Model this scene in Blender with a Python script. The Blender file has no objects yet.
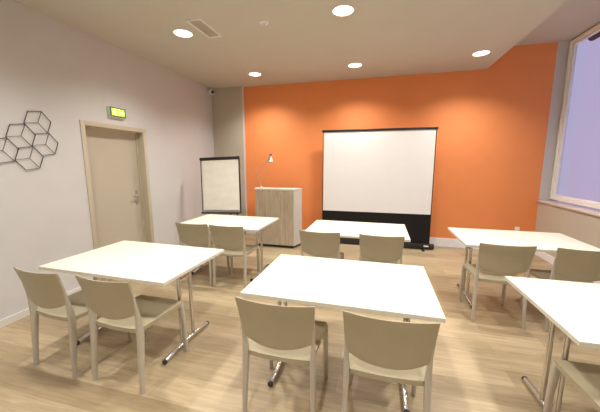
import bpy, bmesh, math, random
from mathutils import Vector, Matrix
random.seed(7)
S = bpy.context.scene
COL = S.collection
PI = math.pi

# ------------------------------------------------------------------ materials
def new_mat(name):
    m = bpy.data.materials.new(name); m.use_nodes = True
    nt = m.node_tree
    return m, nt, nt.nodes['Principled BSDF']

def paint(name, col, rough=0.6, metal=0.0, spec=0.5, var=0.04, scale=6.0, bump=0.0, bscale=120.0, coat=0.0):
    """A plain finish with a faint procedural mottling."""
    m, nt, b = new_mat(name)
    N = nt.nodes; L = nt.links
    tc = N.new('ShaderNodeTexCoord')
    nz = N.new('ShaderNodeTexNoise'); nz.inputs['Scale'].default_value = scale; nz.inputs['Detail'].default_value = 3
    L.new(tc.outputs['Object'], nz.inputs['Vector'])
    rp = N.new('ShaderNodeValToRGB')
    c0 = [max(0, c * (1 - var)) for c in col]; c1 = [min(1, c * (1 + var)) for c in col]
    rp.color_ramp.elements[0].color = (*c0, 1); rp.color_ramp.elements[1].color = (*c1, 1)
    rp.color_ramp.elements[0].position = 0.3; rp.color_ramp.elements[1].position = 0.7
    L.new(nz.outputs['Fac'], rp.inputs['Fac']); L.new(rp.outputs['Color'], b.inputs['Base Color'])
    b.inputs['Roughness'].default_value = rough; b.inputs['Metallic'].default_value = metal
    b.inputs['Specular IOR Level'].default_value = spec
    if coat: b.inputs['Coat Weight'].default_value = coat
    if bump:
        n2 = N.new('ShaderNodeTexNoise'); n2.inputs['Scale'].default_value = bscale; n2.inputs['Detail'].default_value = 4
        L.new(tc.outputs['Object'], n2.inputs['Vector'])
        bp = N.new('ShaderNodeBump'); bp.inputs['Strength'].default_value = bump; bp.inputs['Distance'].default_value = 0.002
        L.new(n2.outputs['Fac'], bp.inputs['Height']); L.new(bp.outputs['Normal'], b.inputs['Normal'])
    return m

def glow(name, col, strength):
    m, nt, b = new_mat(name)
    b.inputs['Base Color'].default_value = (*col, 1)
    b.inputs['Emission Color'].default_value = (*col, 1); b.inputs['Emission Strength'].default_value = strength
    return m

def floor_mat():
    m, nt, b = new_mat('oak_vinyl_planks'); N = nt.nodes; L = nt.links
    tc = N.new('ShaderNodeTexCoord')
    br = N.new('ShaderNodeTexBrick')
    br.inputs['Scale'].default_value = 1.0; br.inputs['Brick Width'].default_value = 1.22; br.inputs['Row Height'].default_value = 0.18
    br.inputs['Mortar Size'].default_value = 0.0016; br.inputs['Mortar Smooth'].default_value = 0.3; br.inputs['Bias'].default_value = 0.0
    br.offset = 0.37; br.offset_frequency = 2
    br.inputs['Color1'].default_value = (0.345, 0.267, 0.160, 1); br.inputs['Color2'].default_value = (0.475, 0.38, 0.243, 1)
    br.inputs['Mortar'].default_value = (0.33, 0.25, 0.16, 1)
    L.new(tc.outputs['Object'], br.inputs['Vector'])
    mp = N.new('ShaderNodeMapping'); mp.inputs['Scale'].default_value = (1.3, 16.0, 1.0)
    L.new(tc.outputs['Object'], mp.inputs['Vector'])
    g = N.new('ShaderNodeTexNoise'); g.inputs['Scale'].default_value = 2.2; g.inputs['Detail'].default_value = 7; g.inputs['Roughness'].default_value = 0.62
    g.inputs['Distortion'].default_value = 0.7
    L.new(mp.outputs['Vector'], g.inputs['Vector'])
    gr = N.new('ShaderNodeValToRGB'); gr.color_ramp.elements[0].position = 0.32; gr.color_ramp.elements[1].position = 0.68
    gr.color_ramp.elements[0].color = (0.78, 0.75, 0.71, 1); gr.color_ramp.elements[1].color = (1.08, 1.08, 1.08, 1)
    L.new(g.outputs['Fac'], gr.inputs['Fac'])
    mp2 = N.new('ShaderNodeMapping'); mp2.inputs['Scale'].default_value = (0.9, 2.6, 1.0)
    L.new(tc.outputs['Object'], mp2.inputs['Vector'])
    k = N.new('ShaderNodeTexNoise'); k.inputs['Scale'].default_value = 1.7; k.inputs['Detail'].default_value = 3
    L.new(mp2.outputs['Vector'], k.inputs['Vector'])
    kr = N.new('ShaderNodeValToRGB'); kr.color_ramp.elements[0].position = 0.3; kr.color_ramp.elements[1].position = 0.7
    kr.color_ramp.elements[0].color = (0.9, 0.88, 0.86, 1); kr.color_ramp.elements[1].color = (1.05, 1.05, 1.05, 1)
    L.new(k.outputs['Fac'], kr.inputs['Fac'])
    m1 = N.new('ShaderNodeMix'); m1.data_type = 'RGBA'; m1.blend_type = 'MULTIPLY'; m1.inputs[0].default_value = 1.0
    L.new(br.outputs['Color'], m1.inputs[6]); L.new(gr.outputs['Color'], m1.inputs[7])
    m2 = N.new('ShaderNodeMix'); m2.data_type = 'RGBA'; m2.blend_type = 'MULTIPLY'; m2.inputs[0].default_value = 1.0
    L.new(m1.outputs[2], m2.inputs[6]); L.new(kr.outputs['Color'], m2.inputs[7])
    L.new(m2.outputs[2], b.inputs['Base Color'])
    b.inputs['Roughness'].default_value = 0.42; b.inputs['Specular IOR Level'].default_value = 0.45
    bp = N.new('ShaderNodeBump'); bp.inputs['Strength'].default_value = 0.12; bp.inputs['Distance'].default_value = 0.002
    L.new(g.outputs['Fac'], bp.inputs['Height']); L.new(bp.outputs['Normal'], b.inputs['Normal'])
    return m

def veneer_mat():
    """Greige oak veneer, grain upright, three boards across."""
    m, nt, b = new_mat('greige_oak_veneer'); N = nt.nodes; L = nt.links
    tc = N.new('ShaderNodeTexCoord')
    mp = N.new('ShaderNodeMapping'); mp.inputs['Scale'].default_value = (14, 14, 1.1)
    L.new(tc.outputs['Object'], mp.inputs['Vector'])
    g = N.new('ShaderNodeTexNoise'); g.inputs['Scale'].default_value = 2.4; g.inputs['Detail'].default_value = 6; g.inputs['Distortion'].default_value = 1.0
    L.new(mp.outputs['Vector'], g.inputs['Vector'])
    r = N.new('ShaderNodeValToRGB'); r.color_ramp.elements[0].position = 0.3; r.color_ramp.elements[1].position = 0.72
    r.color_ramp.elements[0].color = (0.36, 0.29, 0.205, 1); r.color_ramp.elements[1].color = (0.54, 0.445, 0.335, 1)
    L.new(g.outputs['Fac'], r.inputs['Fac']); L.new(r.outputs['Color'], b.inputs['Base Color'])
    b.inputs['Roughness'].default_value = 0.5
    return m

def glass_mat():
    m = bpy.data.materials.new('window_glass'); m.use_nodes = True
    nt = m.node_tree; N = nt.nodes; L = nt.links
    N.remove(N['Principled BSDF'])
    t = N.new('ShaderNodeBsdfTransparent'); t.inputs['Color'].default_value = (0.96, 0.97, 0.98, 1)
    g = N.new('ShaderNodeBsdfGlossy'); g.inputs['Roughness'].default_value = 0.02
    mx = N.new('ShaderNodeMixShader'); lw = N.new('ShaderNodeLayerWeight')
    pw = N.new('ShaderNodeMath'); pw.operation = 'POWER'; pw.inputs[1].default_value = 4.0; L.new(lw.outputs['Facing'], pw.inputs[0])
    fr = N.new('ShaderNodeMath'); fr.operation = 'MULTIPLY_ADD'; fr.inputs[1].default_value = 0.45; fr.inputs[2].default_value = 0.03
    L.new(pw.outputs[0], fr.inputs[0]); L.new(fr.outputs[0], mx.inputs[0]); L.new(t.outputs[0], mx.inputs[1]); L.new(g.outputs[0], mx.inputs[2])
    L.new(mx.outputs[0], N['Material Output'].inputs['Surface'])
    return m

M = dict(
    wall=paint('pale_warm_grey_paint', (0.60, 0.59, 0.585), 0.75, spec=0.25, var=0.02, scale=3, bump=0.08),
    grey=paint('greige_paint', (0.50, 0.45, 0.37), 0.75, spec=0.25, var=0.02, scale=3, bump=0.08),
    reveal=paint('pale_grey_reveal_paint', (0.56, 0.53, 0.51), 0.75, spec=0.25, var=0.02, scale=3),
    dark_strip=paint('dark_olive_strip', (0.13, 0.12, 0.08), 0.7),
    sash=paint('white_sash', (0.88, 0.88, 0.88), 0.35, var=0.01),
    orange=paint('orange_paint', (0.83, 0.285, 0.095), 0.62, spec=0.35, var=0.02, scale=3, bump=0.08),
    ceil=paint('off_white_ceiling_paint', (0.55, 0.53, 0.465), 0.8, spec=0.2, var=0.015, scale=3, bump=0.05),
    skirt=paint('white_skirting', (0.84, 0.83, 0.85), 0.5, var=0.02),
    skirt_left=paint('grey_white_skirting', (0.66, 0.64, 0.60), 0.5, var=0.02),
    door=paint('taupe_door_lacquer', (0.50, 0.455, 0.36), 0.55, var=0.02, scale=2),
    doorframe=paint('olive_beige_door_frame', (0.52, 0.46, 0.35), 0.5, var=0.02),
    chrome=paint('chrome', (0.72, 0.715, 0.71), 0.2, metal=1.0, var=0.02),
    steel=paint('brushed_steel', (0.62, 0.60, 0.58), 0.3, metal=1.0, var=0.04, scale=40),
    black=paint('black_plastic', (0.018, 0.016, 0.015), 0.45, var=0.1),
    blackcloth=paint('black_screen_fabric', (0.014, 0.012, 0.012), 0.85, spec=0.2, var=0.1, scale=30),
    dark=paint('dark_anodised_frame', (0.055, 0.05, 0.05), 0.4, metal=0.4, var=0.08),
    screen=paint('matte_white_screen_fabric', (0.80, 0.785, 0.775), 0.9, spec=0.1, var=0.01),
    paper=paint('flipchart_paper', (0.88, 0.86, 0.79), 0.85, spec=0.15, var=0.03, scale=9),
    laminate=paint('white_laminate', (0.76, 0.715, 0.585), 0.38, var=0.012, scale=4, bump=0.02),
    edge=paint('white_edge_banding', (0.68, 0.65, 0.57), 0.45, var=0.02),
    chair=paint('beige_olive_moulded_plastic', (0.375, 0.328, 0.222), 0.48, var=0.03, scale=8, bump=0.10, bscale=300),
    chairleg=paint('taupe_moulded_plastic', (0.46, 0.415, 0.335), 0.45, var=0.03, scale=8, bump=0.06, bscale=300),
    veneer=veneer_mat(),
    lectside=paint('pale_grey_melamine', (0.60, 0.56, 0.51), 0.5, var=0.02),
    white=paint('white_plastic', (0.80, 0.78, 0.74), 0.4, var=0.01),
    ventbox=paint('vent_filter', (0.50, 0.46, 0.38), 0.8, var=0.08, scale=60),
    winframe=paint('white_window_frame', (0.86, 0.84, 0.78), 0.4, var=0.01),
    sill=paint('pale_stone_sill', (0.62, 0.54, 0.50), 0.45, var=0.04, scale=30),
    wire=paint('dark_grey_wire', (0.07, 0.066, 0.068), 0.4, metal=0.5, var=0.08),
    lampred=paint('dark_red_enamel', (0.13, 0.03, 0.02), 0.35, var=0.05),
    silver=paint('silver_lacquer', (0.68, 0.66, 0.64), 0.3, metal=0.8, var=0.03),
    awning=paint('dark_red_awning_cloth', (0.10, 0.025, 0.035), 0.8, var=0.1),
    floor=floor_mat(), glass=glass_mat(),
    lamp=glow('lit_opal_diffuser', (1.0, 0.93, 0.80), 5.0),
    exitpanel=glow('lit_green_exit_panel', (0.42, 0.66, 0.08), 0.85),
    exitfig=glow('lit_pale_pictogram', (1.0, 1.0, 0.42), 1.15),
    exitcase=paint('green_exit_border', (0.06, 0.22, 0.10), 0.4, var=0.05),
)

# ------------------------------------------------------------------ mesh helpers
class MB:
    def __init__(self): self.bm = bmesh.new()
    def box(self, lo, hi, bev=0.0, seg=2, rot=None, piv=None):
        bm2 = bmesh.new()
        lo = Vector(lo); hi = Vector(hi); c = (lo + hi) / 2; d = hi - lo
        bmesh.ops.create_cube(bm2, size=1.0)
        bmesh.ops.scale(bm2, vec=d, verts=bm2.verts)
        bmesh.ops.translate(bm2, vec=c, verts=bm2.verts)
        if bev > 0:
            bmesh.ops.bevel(bm2, geom=bm2.edges[:], offset=bev, segments=seg, affect='EDGES', profile=0.5)
        if rot is not None:
            bmesh.ops.rotate(bm2, cent=piv if piv is not None else c, matrix=rot, verts=bm2.verts)
        self._join(bm2); return self
    def _join(self, bm2):
        me = bpy.data.meshes.new('tmp'); bm2.to_mesh(me); bm2.free()
        self.bm.from_mesh(me); bpy.data.meshes.remove(me)
    def loft(self, rings, cap=True, closed=True):
        vs = [[self.bm.verts.new(p) for p in r] for r in rings]
        n = len(vs[0])
        for a, b in zip(vs[:-1], vs[1:]):
            for i in range(n if closed else n - 1):
                j = (i + 1) % n
                self.bm.faces.new((a[i], a[j], b[j], b[i]))
        if cap:
            self.bm.faces.new(list(reversed(vs[0]))); self.bm.faces.new(vs[-1])
        return self
    def tube(self, pts, r, n=12, cap=True):
        pts = [Vector(p) for p in pts]
        rs = r if isinstance(r, (list, tuple)) else [r] * len(pts)
        rings = []; prev = None
        for i, p in enumerate(pts):
            a = pts[max(i - 1, 0)]; b = pts[min(i + 1, len(pts) - 1)]
            t = (b - a).normalized()
            if prev is None:
                u = t.orthogonal().normalized()
            else:
                u = (prev - t * prev.dot(t)).normalized()
            prev = u; w = t.cross(u)
            rings.append([p + (u * math.cos(2 * PI * k / n) + w * math.sin(2 * PI * k / n)) * rs[i] for k in range(n)])
        return self.loft(rings, cap)
    def bar(self, secs, cap=True, ch=0.25):
        """Secs: (centre, half_x, half_y); chamfered rectangular section."""
        rings = []
        for c, hx, hy in secs:
            c = Vector(c); k = ch * min(hx, hy) * 2
            pr = [(hx - k, -hy), (hx - k * .3, -hy + k * .3), (hx, -hy + k), (hx, hy - k), (hx - k * .3, hy - k * .3), (hx - k, hy),
                  (-hx + k, hy), (-hx + k * .3, hy - k * .3), (-hx, hy - k), (-hx, -hy + k), (-hx + k * .3, -hy + k * .3), (-hx + k, -hy)]
            rings.append([c + Vector((x, y, 0)) for x, y in pr])
        return self.loft(rings, cap)
    def lathe(self, prof, centre=(0, 0, 0), n=32, axis='Z', cap=True):
        rings = []; c = Vector(centre)
        for r, h in prof:
            ring = []
            for k in range(n):
                a = 2 * PI * k / n; x, y = r * math.cos(a), r * math.sin(a)
                ring.append(c + {'Z': Vector((x, y, h)), 'X': Vector((h, x, y)), 'Y': Vector((y, h, x))}[axis])
            rings.append(ring)
        return self.loft(rings, cap)
    def slab(self, top, bot, nu, nv):
        """Closed sheet between two parametric surfaces on [0,1]^2."""
        T = [[self.bm.verts.new(top(i / nu, j / nv)) for j in range(nv + 1)] for i in range(nu + 1)]
        B = [[self.bm.verts.new(bot(i / nu, j / nv)) for j in range(nv + 1)] for i in range(nu + 1)]
        F = self.bm.faces.new
        for i in range(nu):
            for j in range(nv):
                F((T[i][j], T[i + 1][j], T[i + 1][j + 1], T[i][j + 1]))
                F((B[i][j], B[i][j + 1], B[i + 1][j + 1], B[i + 1][j]))
        for i in range(nu):
            F((T[i][0], B[i][0], B[i + 1][0], T[i + 1][0])); F((T[i][nv], T[i + 1][nv], B[i + 1][nv], B[i][nv]))
        for j in range(nv):
            F((T[0][j], T[0][j + 1], B[0][j + 1], B[0][j])); F((T[nu][j], B[nu][j], B[nu][j + 1], T[nu][j + 1]))
        return self
    def prism(self, pts, fn):
        """Flat outline extruded: fn(u, v, side) -> point for side 0 / 1."""
        self.loft([[fn(u, v, 0) for u, v in pts], [fn(u, v, 1) for u, v in pts]])
        return self
    def build(self, name, mat, parent=None, smooth=True, angle=35):
        bmesh.ops.recalc_face_normals(self.bm, faces=self.bm.faces)
        me = bpy.data.meshes.new(name); self.bm.to_mesh(me); self.bm.free()
        me.materials.append(mat)
        if smooth:
            for p in me.polygons: p.use_smooth = True
            me.set_sharp_from_angle(angle=math.radians(angle))
        o = bpy.data.objects.new(name, me); COL.objects.link(o)
        if parent is not None: o.parent = parent
        return o

def thing(name, label, cat, loc=(0, 0, 0), rz=0.0, group=None):
    o = bpy.data.objects.new(name, None); COL.objects.link(o)
    o.empty_display_size = 0.1
    o.location = loc; o.rotation_euler = (0, 0, rz)
    o['label'] = label; o['category'] = cat
    if group: o['group'] = group
    return o
def tag(o, label, cat, group=None):
    o['label'] = label; o['category'] = cat
    if group: o['group'] = group
    return o
def struct(name, mb, mat, parent=None, smooth=False):
    o = mb.build(name, mat, parent, smooth=smooth)
    o['kind'] = 'structure'
    return o
def kids(o): return [c for c in COL.objects if c.parent == o]
def dup(root, loc, rz, label):
    r = root.copy(); COL.objects.link(r); r.location = loc; r.rotation_euler = (0, 0, rz); r['label'] = label
    for ch in kids(root):
        c = ch.copy(); COL.objects.link(c); c.parent = r
        for g in kids(ch):
            d = g.copy(); COL.objects.link(d); d.parent = c
    return r

# ------------------------------------------------------------------ the room
XR, YB = 6.117, -8.0          # right wall, wall behind the viewer
H1, H2, XS = 3.103, 3.43, 5.149   # lowered ceiling, raised ceiling, where it steps
struct('floor', MB().box((-0.22, YB - 0.12, -0.1), (XR + 0.2, 0.12, 0)), M['floor'])
# ceiling: lowered slab with a step up to the strip along the window
struct('ceiling', MB().box((0, YB, H1), (XS, 0, H1 + 0.55)).box((XS, YB, H2), (XR + .26, 0, H1 + 0.55)), M['ceil'])
struct('wall_far', MB().box((-0.22, 0.0, 0), (XR, 0.12, H2 + 0.22)), M['orange'])
struct('wall_corner', MB().box((0, -0.05, 0), (0.715, 0.0, H1)), M['grey'])
struct('trim_2', MB().box((0.700, -0.056, 0), (0.722, 0.0, H1), .003), M['skirt_left'])
struct('wall_near', MB().box((-0.22, YB - 0.12, 0), (XR + 0.2, YB, H2 + 0.22)), M['wall'])
DL, DR, DT = -2.93, -2.03, 2.01     # door opening
struct('wall_left', MB().box((-0.22, YB, 0), (0, DL - .03, H2 + 0.22)).box((-0.22, DR + .03, 0), (0, 0, H2 + 0.22))
       .box((-0.22, DL - .03, DT + .03), (0, DR + .03, H2 + 0.22)), M['wall'])
WN, WF, WB, WT = -3.5, 0.0, 0.925, 3.43   # window niche: near end, far end, sill, head
XW = XR + .145                             # plane of the window frame
struct('wall_right', MB().box((XR, YB, 0), (XR + 0.26, WN, H2 + 0.22)).box((XR, WN, 0), (XR + 0.26, 0, WB - .03)), M['grey'])
struct('wall_reveal', MB().box((XR, 0.0, 0), (XR + 0.26, 0.12, H2 + 0.22)), M['reveal'])
z0, z1 = WB + .03, WT - .012
wf = MB()
wf.box((XW, WN, z0), (XW + .07, WF - .012, z0 + .045), .006).box((XW, WN, z1 - .045), (XW + .07, WF - .012, z1), .006)
wf.box((XW, WF - .056, z0 + .045), (XW + .07, WF - .012, z1 - .045), .006).box((XW, WN, z0 + .045), (XW + .07, WN + .075, z1 - .045), .006)
wf.box((XW, -1.80, z0 + .045), (XW + .07, -1.70, z1 - .045), .006)
w = struct('window_1', wf, M['winframe'])
MB().box((XW + .01, WF - .012, z0), (XW + .06, WF, z1)).box((XW + .01, WN, z1), (XW + .06, WF, WT)).build('dark_strip', M['dark_strip'], w)  # dark olive strip filling the gap at the frame's far side and head
sa = MB(); zz0, zz1 = z0 + .045, z1 - .045
for a, b in ((WN + .075, -1.80), (-1.70, WF - .056)):
    t = .036
    sa.box((XW + .025, a, zz0), (XW + .065, b, zz0 + t), .005).box((XW + .025, a, zz1 - t), (XW + .065, b, zz1), .005)
    sa.box((XW + .025, a, zz0 + t), (XW + .065, a + t, zz1 - t), .005).box((XW + .025, b - t, zz0 + t), (XW + .065, b, zz1 - t), .005)
    MB().box((XW + .042, a + t - .004, zz0 + t - .004), (XW + .048, b - t + .004, zz1 - t + .004)).build('pane', M['glass'], w, smooth=False)
sa.build('sash', M['sash'], w)
struct('trim_1', MB().box((XR - 0.02, WN, WB - 0.03), (XR + 0.25, -0.003, WB), .006), M['sill'], smooth=True)
# skirting boards
struct('baseboard_far', MB().box((0.715, -0.014, 0), (XR, 0, 0.165), .004), M['skirt'])
struct('baseboard_left', MB().box((0, YB, 0), (0.012, -2.99, 0.075), .003).box((0, -1.965, 0), (0.012, -0.05, 0.075), .003), M['skirt_left'])
struct('baseboard_right', MB().box((XR - 0.012, YB, 0), (XR, -0.02, 0.12), .003), M['skirt'])
# door
d = struct('door_1', MB().box((-0.165, DL, 0.005), (-0.125, DR, DT)), M['door'])
df = MB()
df.box((-0.20, DL - .055, 0), (0.012, DL, DT + .055), .003).box((-0.20, DR, 0), (0.012, DR + .055, DT + .055), .003)
df.box((-0.20, DL, DT), (0.012, DR, DT + .055), .003)
df.box((-0.125, DL, 0), (-0.108, DL + .016, DT), 0).box((-0.125, DR - .016, 0), (-0.108, DR, DT), 0).box((-0.125, DL, DT - .016), (-0.108, DR, DT), 0)
df.build('door_frame', M['doorframe'], d)
hy = DR - .085
MB().box((-0.125, hy - .02, .93), (-0.117, hy + .02, 1.15), .003).build('lock_plate', M['steel'], d)
MB().tube([(-0.122, hy, 1.07), (-0.077, hy, 1.07), (-0.069, hy - .012, 1.07), (-0.067, hy - .03, 1.07), (-0.067, hy - .125, 1.07)], .0095).build('door_handle', M['steel'], d)
MB().lathe([(.011, -.119), (.011, -.109), (.006, -.107)], (0, hy, .985), 16, 'X').build('lock_cylinder', M['steel'], d)
bpy.context.view_layer.update()

# ------------------------------------------------------------------ folding tables
TW, TD, TH = 1.2, 0.804, 0.74
def make_table(label):
    t = thing('folding_table', label, 'table', group='white folding tables')
    hx, hy = TW / 2, TD / 2
    top = MB().box((-hx, -hy, TH - .028), (hx, hy, TH), .0025).build('tabletop', M['laminate'], t)
    MB().box((-hx - .0012, -hy - .0012, TH - .0265), (hx + .0012, hy + .0012, TH - .0022), .0006, 1).build('edge_band', M['edge'], top)
    for s in (-1, 1):
        x = s * (hx - .148)
        lf = MB()
        for e in (-1, 1):
            lf.tube([(x, e * .073, .035), (x, e * .071, .69)], .0155, 14)
        lf.tube([(x, -.075, .60), (x, .075, .60)], .011, 10)
        leg = lf.build('leg', M['chrome'], t)
        n = 12; L = .285
        pts = [(x, -L + 2 * L * k / n, .021 + .016 * (1 - (2 * k / n - 1) ** 2)) for k in range(n + 1)]
        MB().tube(pts, .0185, 16).build('foot', M['chrome'], leg)
        for e in (-1, 1):
            MB().lathe([(.0192, e * (L - .006)), (.0196, e * L), (.0194, e * (L + .008)), (.015, e * (L + .013))], (x, 0, .0212), 18, 'Y').build('foot_cap', M['black'], leg)
        MB().box((x - .022, -.30, .687), (x + .022, .30, .712), .004).build('mounting_rail', M['steel'], leg)
        for e in (-1, 1):
            MB().box((s * (hx - .055) - .016, e * .30 - .028, .694), (s * (hx - .055) + .016, e * .30 + .028, .712), .005).build('stacking_buffer', M['black'], leg)
        MB().tube([(x - s * .02, 0, .60), (x - s * .20, 0, .695)], .008, 8).build('folding_strut', M['steel'], leg)
    MB().box((-hx + .15, -.30, .688), (hx - .15, -.275, .712), .003).build('underframe_rail', M['steel'], t)
    MB().box((-hx + .15, .275, .688), (hx - .15, .30, .712), .003).build('underframe_rail', M['steel'], t)
    return t

TABLES = [  # near-left corner x, y, rotation, label
    (0.830, -4.117, -.016, 'white folding table at left front beside the wire hexagons on the wall'),
    (2.613, -4.134, -.008, 'large white folding table in the centre foreground with two chairs facing it'),
    (0.828, -2.486, -.010, 'white folding table in the back row in front of the flipchart'),
    (2.611, -2.503, -.010, 'white folding table in the back row in front of the projection screen'),
    (4.334, -2.563, -.006, 'white folding table at right back below the window sill'),
    (4.370, -4.201, .003, 'white folding table cut off by the right edge of the foreground'),
]
def tcentre(x, y, r):
    c, s = math.cos(r), math.sin(r); u, v = TW / 2, TD / 2
    return (x + u * c - v * s, y + u * s + v * c, 0)
proto = None
for x, y, r, lb in TABLES:
    if proto is None:
        proto = make_table(lb); proto.location = tcentre(x, y, r); proto.rotation_euler = (0, 0, r)
    else:
        dup(proto, tcentre(x, y, r), r, lb)

# ------------------------------------------------------------------ moulded chairs
def make_chair(label):
    t = thing('side_chair', label, 'chair', group='beige moulded chairs')
    # seat: dished shell with a rounded outline and a turned-down rim
    def outline(u, v):
        a = 2 * u - 1; y = -.205 + .432 * v
        hw = .198 + .022 * v
        k = abs(2 * v - 1)
        hw *= 1 - .05 * max(0, (k - .8) / .2) ** 2
        yy = y - .004 * (a * a) * (1 if v > .5 else -1) * max(0, (abs(2 * v - 1) - .5) * 2)
        return a * hw, yy, a
    def rim(u, v):
        e = min(u, 1 - u, v, 1 - v) / .10
        return max(0, 1 - e) ** 2
    def top(u, v):
        x, y, a = outline(u, v)
        z = .456 - .016 * (1 - a * a) * math.sin(PI * min(1, max(0, .15 + v * .8))) - .008 * rim(u, v)
        return (x, y, z)
    def bot(u, v):
        x, y, a = outline(u, v)
        e = min(u, 1 - u, v, 1 - v)
        f = 1 if e < .07 else 0
        z = .456 - .016 * (1 - a * a) * math.sin(PI * min(1, max(0, .15 + v * .8))) - .016 - .021 * f
        return (x * (1 - .005 * f), y, z)
    MB().slab(top, bot, 20, 20).build('seat', M['chair'], t, angle=50)
    # backrest: bowed panel, straight top, arched lower edge
    def back(u, v, off):
        a = 2 * u - 1
        zb = .523 + .050 * abs(a) ** 2.2
        zt = .816 + .004 * a * a
        z = zb + (zt - zb) * v
        q = (z - .50) / .30
        hw = .2125 + .0135 * max(0, q) ** 1.5
        y = -.216 - .012 * q - .040 * q * q - .034 * (1 - a * a) + off
        return (a * hw, y, z)
    th = .014
    MB().slab(lambda u, v: back(u, v, -th / 2 if 0 < v < 1 else -th / 4), lambda u, v: back(u, v, th / 2 if 0 < v < 1 else th / 4), 20, 12).build('backrest', M['chair'], t, angle=60)
    for s in (-1, 1):
        # rear leg runs up into the side of the backrest
        MB().bar([((s * .2135, -.236, 0), .0115, .014), ((s * .211, -.222, .20), .0135, .018), ((s * .207, -.205, .40), .0155, .023),
                  ((s * .2065, -.205, .46), .0155, .022), ((s * .2075, -.211, .53), .0125, .017), ((s * .2095, -.2215, .60), .009, .012),
                  ((s * .2145, -.238, .69), .007, .008), ((s * .2205, -.262, .79), .004, .006)]).build('leg', M['chairleg'], t, angle=60)
    for s in (-1, 1):
        MB().bar([((s * .2125, .228, 0), .012, .013), ((s * .210, .220, .22), .015, .0155), ((s * .206, .206, .405), .0185, .019), ((s * .204, .203, .432), .0175, .019)]).build('leg', M['chairleg'], t, angle=60)
    return t

CH = [  # left rear leg x, right rear leg x, rear leg y, turn, label
    (0.907, 1.362, -4.294, -.06, 'beige plastic chair at left front table, nearer the left wall'),
    (1.502, 1.942, -4.292, -.03, 'beige plastic chair at left front table, on the side away from the wall'),
    (2.688, 3.143, -4.306, .0, 'beige plastic chair at centre foreground table, left of the pair'),
    (3.288, 3.743, -4.308, .0, 'beige plastic chair at centre foreground table, right of the pair'),
    (1.012, 1.450, -2.655, .0, 'beige plastic chair at flipchart table, nearer the grey door'),
    (1.490, 1.930, -2.662, .0, 'beige plastic chair at flipchart table, on the lectern side'),
    (2.628, 3.075, -2.675, .0, 'beige plastic chair at projection screen table, on the lectern side'),
    (3.275, 3.735, -2.676, .0, 'beige plastic chair at projection screen table, on the window side'),
    (4.385, 4.845, -2.738, .0, 'beige plastic chair at window side back table, left of the pair'),
    (5.0, 5.45, -2.740, .0, 'beige plastic chair at window side back table, right of the pair'),
    (4.44, 4.89, -4.357, .0, 'beige plastic chair cut off at lower right corner, only seat and front leg showing'),
]
cproto = None
for xl, xr, y, r, lb in CH:
    loc = ((xl + xr) / 2 - .236 * math.sin(r), y + .236 * math.cos(r), 0)
    if cproto is None:
        cproto = make_chair(lb); cproto.location = loc; cproto.rotation_euler = (0, 0, r)
    else:
        dup(cproto, loc, r, lb)

# ------------------------------------------------------------------ lectern with desk lamp
lx0, lx1, ly0, ly1, lz = 1.275, 2.018, -.835, -.56, 1.092
lec = thing('lectern', 'greige oak lectern with upright grain and pale side panel, before orange wall', 'lectern', ((lx0 + lx1) / 2, (ly0 + ly1) / 2, 0))
cx, cy = (lx0 + lx1) / 2, (ly0 + ly1) / 2
hx, hy = (lx1 - lx0) / 2, (ly1 - ly0) / 2
fp = MB(); wv = (2 * hx - .012) / 3
for k in range(3):
    fp.box((-hx + .006 + k * wv + .0008, -hy, .05), (-hx + .006 + (k + 1) * wv - .0008, -hy + .018, lz - .026), .0012, 1)
fp.build('front_panel', M['veneer'], lec)
FL = .085                                     # the sides splay outwards to the back
def lec_prism(pts, za, zb): return MB().loft([[(x, y, za) for x, y in pts], [(x, y, zb) for x, y in pts]])
for s in (-1, 1):
    lec_prism([(s * (hx - .019), -hy + .0195), (s * hx, -hy + .0195), (s * (hx + FL), hy), (s * (hx + FL - .019), hy)], .045, lz - .024).build('side_panel', M['lectside'], lec, smooth=False)
MB().box((-hx - .06, hy - .02, .05), (hx + .06, hy - .005, lz - .03)).build('back_panel', M['veneer'], lec)
lec_prism([(-hx - .003, -hy - .004), (hx + .003, -hy - .004), (hx + FL + .003, hy + .003), (-hx - FL - .003, hy + .003)], lz - .0235, lz).build('top', M['lectside'], lec, smooth=False)
lec_prism([(-hx + .02, -hy + .02), (hx - .02, -hy + .02), (hx + FL - .02, hy - .02), (-hx - FL + .02, hy - .02)], 0, .05).build('plinth', M['black'], lec, smooth=False)

lamp = thing('desk_lamp', 'thin silver jointed desk lamp standing on the lectern', 'lamp', (1.345, -.68, lz))
MB().lathe([(.055, 0), (.058, .004), (.055, .012), (.02, .018), (.012, .03)], (0, 0, 0), 28).build('base', M['silver'], lamp)
la = MB().tube([(0, 0, .025), (-.097, 0, .29)], .005, 10).build('lower_arm', M['silver'], lamp)
MB().lathe([(.011, -.014), (.013, -.01), (.013, .01), (.011, .014)], (-.097, 0, .29), 16, 'Y').build('elbow_joint', M['steel'], la)
ua = MB().tube([(-.097, 0, .29), (.165, 0, .53)], .005, 10).build('upper_arm', M['silver'], lamp)
MB().lathe([(.010, -.014), (.012, -.01), (.012, .01), (.010, .014)], (.165, 0, .53), 16, 'Y').build('head_joint', M['steel'], ua)
sh = MB().lathe([(.019, .60), (.026, .595), (.028, .565), (.034, .555), (.060, .50), (.066, .475), (.062, .476), (.03, .55)], (.195, 0, -.0), 28, cap=False).build('lamp_shade', M['steel'], lamp)
MB().lathe([(.004, .625), (.021, .622), (.021, .60), (.019, .598)], (.195, 0, 0), 20).build('shade_cap', M['black'], sh)
MB().lathe([(.012, .55), (.016, .53), (.028, .50), (.024, .472), (.008, .462)], (.195, 0, 0), 20).build('bulb', M['lampred'], sh)

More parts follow.
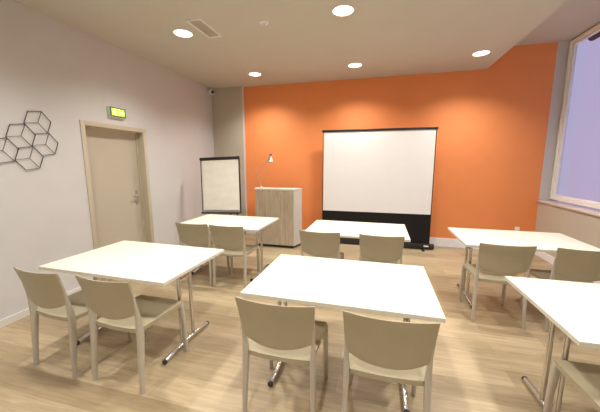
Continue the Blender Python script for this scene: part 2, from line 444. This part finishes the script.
# ------------------------------------------------------------------ flipchart easel
fc = thing('flipchart_easel', 'flipchart easel with blank paper pad and dark rim in the back left corner', 'flipchart', (.752, -1.13, 0), .03)
bw, bz0, bz1 = .376, .665, 1.655
tilt = Matrix.Rotation(-.035, 3, 'Y') @ Matrix.Rotation(math.radians(-4), 3, 'X'); pv = Vector((0, 0, bz0))
def tb(mb, lo, hi, bev=0.0): return mb.box(lo, hi, bev, rot=tilt, piv=pv)
bd = tb(MB(), (-bw, -.008, bz0), (bw, .008, bz1)).build('board', M['white'], fc)
fr = MB(); tb(fr, (-bw - .006, -.014, bz0), (-bw + .012, .014, bz1), .003); tb(fr, (bw - .012, -.014, bz0), (bw + .006, .014, bz1), .003)
tb(fr, (-bw - .006, -.014, bz1 - .012), (bw + .006, .014, bz1 + .01), .003); tb(fr, (-bw - .006, -.014, bz0 - .008), (bw + .006, .014, bz0 + .012), .003)
fr.build('frame', M['dark'], bd)
# paper pad, top sheet slightly wavy
def sheet(u, v, off):
    x = -.330 + .690 * u; z = bz0 + .05 + (bz1 - .04 - bz0 - .05) * v
    wv = .0016 * math.sin(23 * v + 3 * u) + .0012 * math.sin(41 * v - 5 * u)
    p = Vector((x, -.016 + off - wv - (.010 * (1 - v) ** 3), z))
    return tilt @ (p - pv) + pv
MB().slab(lambda u, v: sheet(u, v, -.004), lambda u, v: Vector(tilt @ (Vector((-.330 + .690 * u, -.0085, bz0 + .05 + (bz1 - .09 - bz0) * v)) - pv) + pv), 8, 40).build('paper_pad', M['paper'], fc, angle=60)
tb(MB(), (-bw - .01, -.034, bz1 - .045), (bw + .01, -.0, bz1 + .008), .006).build('clamp_bar', M['black'], fc)
tr = tb(MB(), (-bw + .01, -.075, bz0 - .012), (bw - .01, -.012, bz0 - .002), .002); tb(tr, (-bw + .01, -.078, bz0 - .012), (bw - .01, -.070, bz0 + .02), .002)
tr.build('pen_tray', M['dark'], fc)
for s in (-1, 1):
    lg = MB().tube([(s * .22, .10, 1.45), (s * .33, -.005, .012)], .011, 12).build('leg', M['dark'], fc)
    MB().lathe([(.015, 0), (.016, .012), (.013, .03)], (s * .331, -.006, 0), 14).build('rubber_foot', M['black'], lg)
lg = MB().tube([(0, .10, 1.45), (0, .50, .012)], .011, 12).build('leg', M['dark'], fc)
MB().lathe([(.015, 0), (.016, .012), (.013, .03)], (0, .501, 0), 14).build('rubber_foot', M['black'], lg)
MB().box((-.25, .075, 1.40), (.25, .108, 1.44), .004).build('crossbar', M['dark'], fc)

# ------------------------------------------------------------------ floor-standing projection screen
ps = thing('projection_screen', 'black edged white pull-up projection screen standing before orange wall', 'screen', (3.42, -.25, 0))
w2 = 0.985
MB().box((-w2 - .02, -.055, .012), (w2 + .02, .055, .105), .012).build('case', M['black'], ps)
for s in (-1, 1):
    MB().lathe([(.035, s * (w2 + .015)), (.048, s * (w2 + .022)), (.050, s * (w2 + .06)), (.042, s * (w2 + .075))], (0, 0, .055), 24, 'X').build('end_cap', M['black'], ps)
    MB().box((s * (w2 - .12) - .025, -.17, 0), (s * (w2 - .12) + .025, .17, .014), .004).build('foot', M['black'], ps)
MB().box((w2 - .10, -.0565, .055), (w2 - .02, -.054, .08), .001, 1).build('rating_plate', M['white'], ps)
MB().box((-w2, -.004, .10), (w2, .004, .66)).build('black_drop', M['blackcloth'], ps)
fab = MB().box((-w2 + .012, -.0045, .64), (w2 - .012, .0035, 2.125)).build('screen_fabric', M['screen'], ps)
for s in (-1, 1):
    MB().box((s * w2 - (.014 if s > 0 else 0), -.006, .64), (s * w2 + (.014 if s < 0 else 0), .005, 2.13)).build('side_border', M['blackcloth'], fab)
MB().box((-w2 - .018, -.018, 2.122), (w2 + .018, .018, 2.162), .006).build('top_bar', M['black'], ps)
MB().tube([(0, .10, .06), (0, .06, 1.1)], .016, 14).tube([(0, .06, 1.1), (0, .03, 2.13)], .012, 14).box((-.05, .03, .03), (.05, .13, .07), .006).build('support_pole', M['dark'], ps)

# ------------------------------------------------------------------ things on the walls
# wire decoration of five hexagons, each drawn as a cube
hexR = .1285
cA = Vector((-3.419, 1.963))
def stp(v, deg): return v + Vector((math.cos(math.radians(deg)), math.sin(math.radians(deg)))) * hexR * math.sqrt(3)
cB = stp(cA, 222); cC = stp(cA, -78); cD = stp(cB, -78); cE = stp(cB, 222)
hd = thing('wire_wall_decor', 'dark wire wall decoration of five hexagon cubes on the left wall', 'wall decoration', (.012, -3.518, 1.762))
outer = {}; spokes = []
for c in (cA, cB, cC, cD, cE):
    vs = [c + Vector((math.cos(math.radians(9 + 60 * k)), math.sin(math.radians(9 + 60 * k)))) * hexR for k in range(6)]
    for k in range(6):
        a, b = vs[k], vs[(k + 1) % 6]
        outer[tuple(round(q, 2) for q in (a + b) / 2)] = (a, b)
    for k in (1, 3, 5): spokes.append((c, vs[k]))
def yz(p, x=0.0): return (x, p[0] + 3.5, p[1] - 1.75)
mb = MB()
for a, b in outer.values(): mb.tube([yz(a), yz(b)], .0036, 8)
mb.build('outer_wire', M['wire'], hd)
mb = MB()
for a, b in spokes: mb.tube([yz(a), yz(b)], .0025, 8)
mb.build('inner_wire', M['wire'], hd)
# lit exit sign over the door
ex = thing('exit_sign', 'lit green emergency exit sign with running man and arrow above the door', 'exit sign', (0, -2.475, 2.228)); ex.scale = (1, .84, .88)
MB().box((0, -.150, -.072), (.045, .150, .072), .004).build('housing', M['white'], ex)
MB().box((.045, -.147, -.069), (.0475, .147, .069), .001, 1).build('border', M['exitcase'], ex)
pn = MB().box((.0475, -.119, -.052), (.0495, .119, .052)).build('lit_panel', M['exitpanel'], ex, smooth=False)
def face(u, v, s): return (.0495 if s == 0 else .051, u, v)
def poly(mb, pts): return mb.prism(pts, face)
def limb(mb, a, b, w0, w1):
    a = Vector(a); b = Vector(b); n = (b - a).normalized(); n = Vector((-n.y, n.x))
    return poly(mb, [a + n * w0, b + n * w1, b - n * w1, a - n * w0])
mm = MB()
poly(mm, [(-.052 + .012 * math.cos(a * PI / 6), .036 + .012 * math.sin(a * PI / 6)) for a in range(12)])      # head
limb(mm, (-.058, .024), (-.075, -.008), .012, .010)       # trunk
limb(mm, (-.075, -.006), (-.048, -.022), .008, .006); limb(mm, (-.048, -.022), (-.055, -.048), .006, .005)   # front leg
limb(mm, (-.077, -.006), (-.092, -.030), .008, .006); limb(mm, (-.092, -.030), (-.115, -.032), .006, .005)   # back leg
limb(mm, (-.055, .018), (-.034, .004), .005, .004); limb(mm, (-.034, .004), (-.022, .014), .004, .004)       # front arm
limb(mm, (-.064, .018), (-.090, .016), .005, .004); limb(mm, (-.090, .016), (-.098, -.002), .004, .004)      # back arm
mm.build('running_man', M['exitfig'], pn, smooth=False)
mm = MB(); poly(mm, [(-.008, .048), (.028, .048), (.028, -.048), (-.008, -.048), (-.008, -.040), (.018, -.040), (.018, .040), (-.008, .040)])
mm.build('doorway_symbol', M['exitfig'], pn, smooth=False)
mm = MB(); poly(mm, [(.042, .012), (.080, .012), (.080, .034), (.116, 0), (.080, -.034), (.080, -.012), (.042, -.012)])
mm.build('arrow', M['exitfig'], pn, smooth=False)

# small camera high in the back left corner
wc = thing('security_camera', 'small white ball security camera with dark lens, high in the corner', 'camera', (0, -.16, 3.01))
MB().lathe([(.032, 0), (.034, .008), (.030, .014), (.012, .020), (.012, .045)], (0, 0, 0), 24, 'X').build('mount', M['white'], wc)
bl = MB()
bmesh.ops.create_uvsphere(bl.bm, u_segments=24, v_segments=16, radius=.056, matrix=Matrix.Translation((.075, 0, 0)))
bl = bl.build('ball_housing', M['white'], wc)
dl = Vector((.75, -.62, -.22)).normalized(); p0 = Vector((.075, 0, 0))
MB().tube([p0 + dl * .036, p0 + dl * .058, p0 + dl * .064], [.036, .032, .024], 20).build('lens', M['black'], bl)

# power socket
so = thing('wall_socket', 'small white power socket low on the orange wall', 'socket', (5.85, 0, .405))
MB().box((-.038, -.012, -.042), (.038, 0, .042), .006).build('cover_plate', M['white'], so)
MB().lathe([(.022, -.0125), (.021, -.0128), (.018, -.0105)], (0, 0, 0), 20, 'Y').build('socket_face', M['skirt'], so)

# ------------------------------------------------------------------ ceiling fittings
LAMP_COL = (1.0, 0.965, 0.91)
def make_downlight(label):
    t = thing('downlight', label, 'ceiling light', group='recessed round downlights')
    MB().lathe([(.118, .0), (.120, -.004), (.114, -.009), (.104, -.009), (.101, -.003), (.101, .0)], (0, 0, 0), 40, cap=False).build('trim_ring', M['white'], t)
    MB().lathe([(.103, -.001), (.102, -.004), (.001, -.0052)], (0, 0, 0), 40).build('diffuser', M['lamp'], t)
    return t
DLS = [(1.119, -2.476, 'round downlight beside the air vent on the ceiling'),
       (3.037, -2.505, 'round downlight at top centre of the photo, largest of those in view'),
       (1.301, -.76, 'round downlight over the lectern, leftmost along the orange wall'),
       (3.036, -.78, 'round downlight above the projection screen'),
       (4.811, -.832, 'round downlight near the ceiling step, rightmost along the orange wall'),
       (4.80, -2.5, 'added unseen round downlight above the window side back table'),  # from here down: unseen lamps continuing the grid, added to light the room
       (1.15, -4.25, 'added unseen round downlight above the chairs of the left front table'),
       (3.03, -4.25, 'added unseen round downlight above the chairs of the centre foreground table'),
       (4.80, -4.25, 'added unseen round downlight above the chairs of the right foreground table'),
       (1.15, -6.1, 'added unseen round downlight of the rear row behind the viewer, by the left wall'),
       (3.03, -6.1, 'added unseen round downlight of the rear row behind the viewer, in the middle'),
       (4.80, -6.1, 'added unseen round downlight of the rear row behind the viewer, by the window side')]
SPOT_W = 158.0
dproto = None
for x, y, lb in DLS:
    if dproto is None:
        o = dproto = make_downlight(lb); o.location = (x, y, H1)
    else:
        o = dup(dproto, (x, y, H1), 0, lb)
for x, y, lb in DLS:
    ld = bpy.data.lights.new('downlight_beam', 'SPOT'); ld.energy = SPOT_W; ld.color = LAMP_COL
    ld.spot_size = math.radians(140); ld.spot_blend = 0.9; ld.shadow_soft_size = .095
    lo = bpy.data.objects.new('downlight_beam', ld); COL.objects.link(lo)
    lo.location = (x, y, H1 - .03)

vt = thing('air_vent', 'rectangular white framed air vent in the ceiling', 'vent', (1.44, -2.51, H1))
a, b = .092, .228
MB().box((-a, -b, -.008), (a, -b + .022, 0), .002).box((-a, b - .022, -.008), (a, b, 0), .002).box((-a, -b + .022, -.008), (-a + .022, b - .022, 0), .002).box((a - .022, -b + .022, -.008), (a, b - .022, 0), .002).build('frame', M['skirt'], vt)
gr = MB().box((-a + .02, -b + .02, -.002), (a - .02, b - .02, 0)).build('filter', M['ventbox'], vt)
sl = MB()
for k in range(9):
    x = -a + .03 + k * (2 * a - .06) / 8
    sl.box((x - .002, -b + .022, -.006), (x + .002, b - .022, -.002), rot=Matrix.Rotation(.5, 3, 'Y'))
sl.build('grille', M['ventbox'], vt, smooth=False)
sd = thing('smoke_detector', 'small round white smoke detector on the ceiling', 'smoke detector', (2.162, -2.48, H1))
MB().lathe([(.050, 0), (.052, -.008), (.048, -.010), (.036, -.014), (.034, -.022), (.024, -.026), (.004, -.027)], (0, 0, 0), 32).build('body', M['skirt'], sd)
MB().lathe([(.014, -.026), (.016, -.030), (.010, -.033), (.002, -.0335)], (0, 0, 0), 20).build('sensor_cap', M['steel'], sd)

# outside: rolled awning at the head of the window
aw = thing('window_awning', 'dark red rolled awning outside at the top of the window', 'awning', (XW + .33, -1.75, 3.62))
MB().tube([(0, -1.9, -.14), (0, 1.83, -.14)], .055, 18).build('rolled_cloth', M['awning'], aw)
MB().box((-.09, -1.95, -.06), (.09, 1.87, .02), .012).build('cassette', M['dark'], aw)
MB().box((-.24, -1.9, -.06), (-.09, -1.84, 0), .004).box((-.24, 1.68, -.06), (-.09, 1.72, 0), .004).build('bracket', M['dark'], aw)

# ------------------------------------------------------------------ sky, camera, view
W = bpy.data.worlds.new('dusk_sky'); S.world = W; W.use_nodes = True
nt = W.node_tree; N = nt.nodes; L = nt.links
tc = N.new('ShaderNodeTexCoord'); sx = N.new('ShaderNodeSeparateXYZ'); L.new(tc.outputs['Generated'], sx.inputs[0])
mr = N.new('ShaderNodeMapRange'); mr.inputs[1].default_value = -.35; mr.inputs[2].default_value = .6; L.new(sx.outputs['Z'], mr.inputs[0])
cr = N.new('ShaderNodeValToRGB'); cr.color_ramp.elements[0].color = (.53, .44, .62, 1); cr.color_ramp.elements[1].color = (.49, .46, .74, 1)
L.new(mr.outputs[0], cr.inputs[0]); L.new(cr.outputs[0], N['Background'].inputs['Color'])
N['Background'].inputs['Strength'].default_value = 1.0

R = Vector((0.96689869, 0.25515815, -0.0011177)); U = Vector((-0.03710701, 0.14494476, 0.98874369)); F = Vector((-0.25244802, 0.9559735, -0.14961505))
cd = bpy.data.cameras.new('camera'); co = bpy.data.objects.new('camera', cd); COL.objects.link(co)
mw = Matrix((R, U, -F)).transposed().to_4x4(); mw.translation = (3.42640514, -5.71378362, 1.56082154)
co.matrix_world = mw
cd.sensor_width = 36.0; cd.lens = 36.0 * 286.6947 / 600.0; cd.clip_start = .02
S.camera = co
S.cycles.max_bounces = 16; S.cycles.diffuse_bounces = 8; S.cycles.glossy_bounces = 6
S.cycles.sample_clamp_indirect = 6.0
S.view_settings.view_transform = 'Standard'; S.view_settings.look = 'None'
S.view_settings.exposure = 0.0; S.view_settings.gamma = 1.0; S.view_settings.use_curve_mapping = False
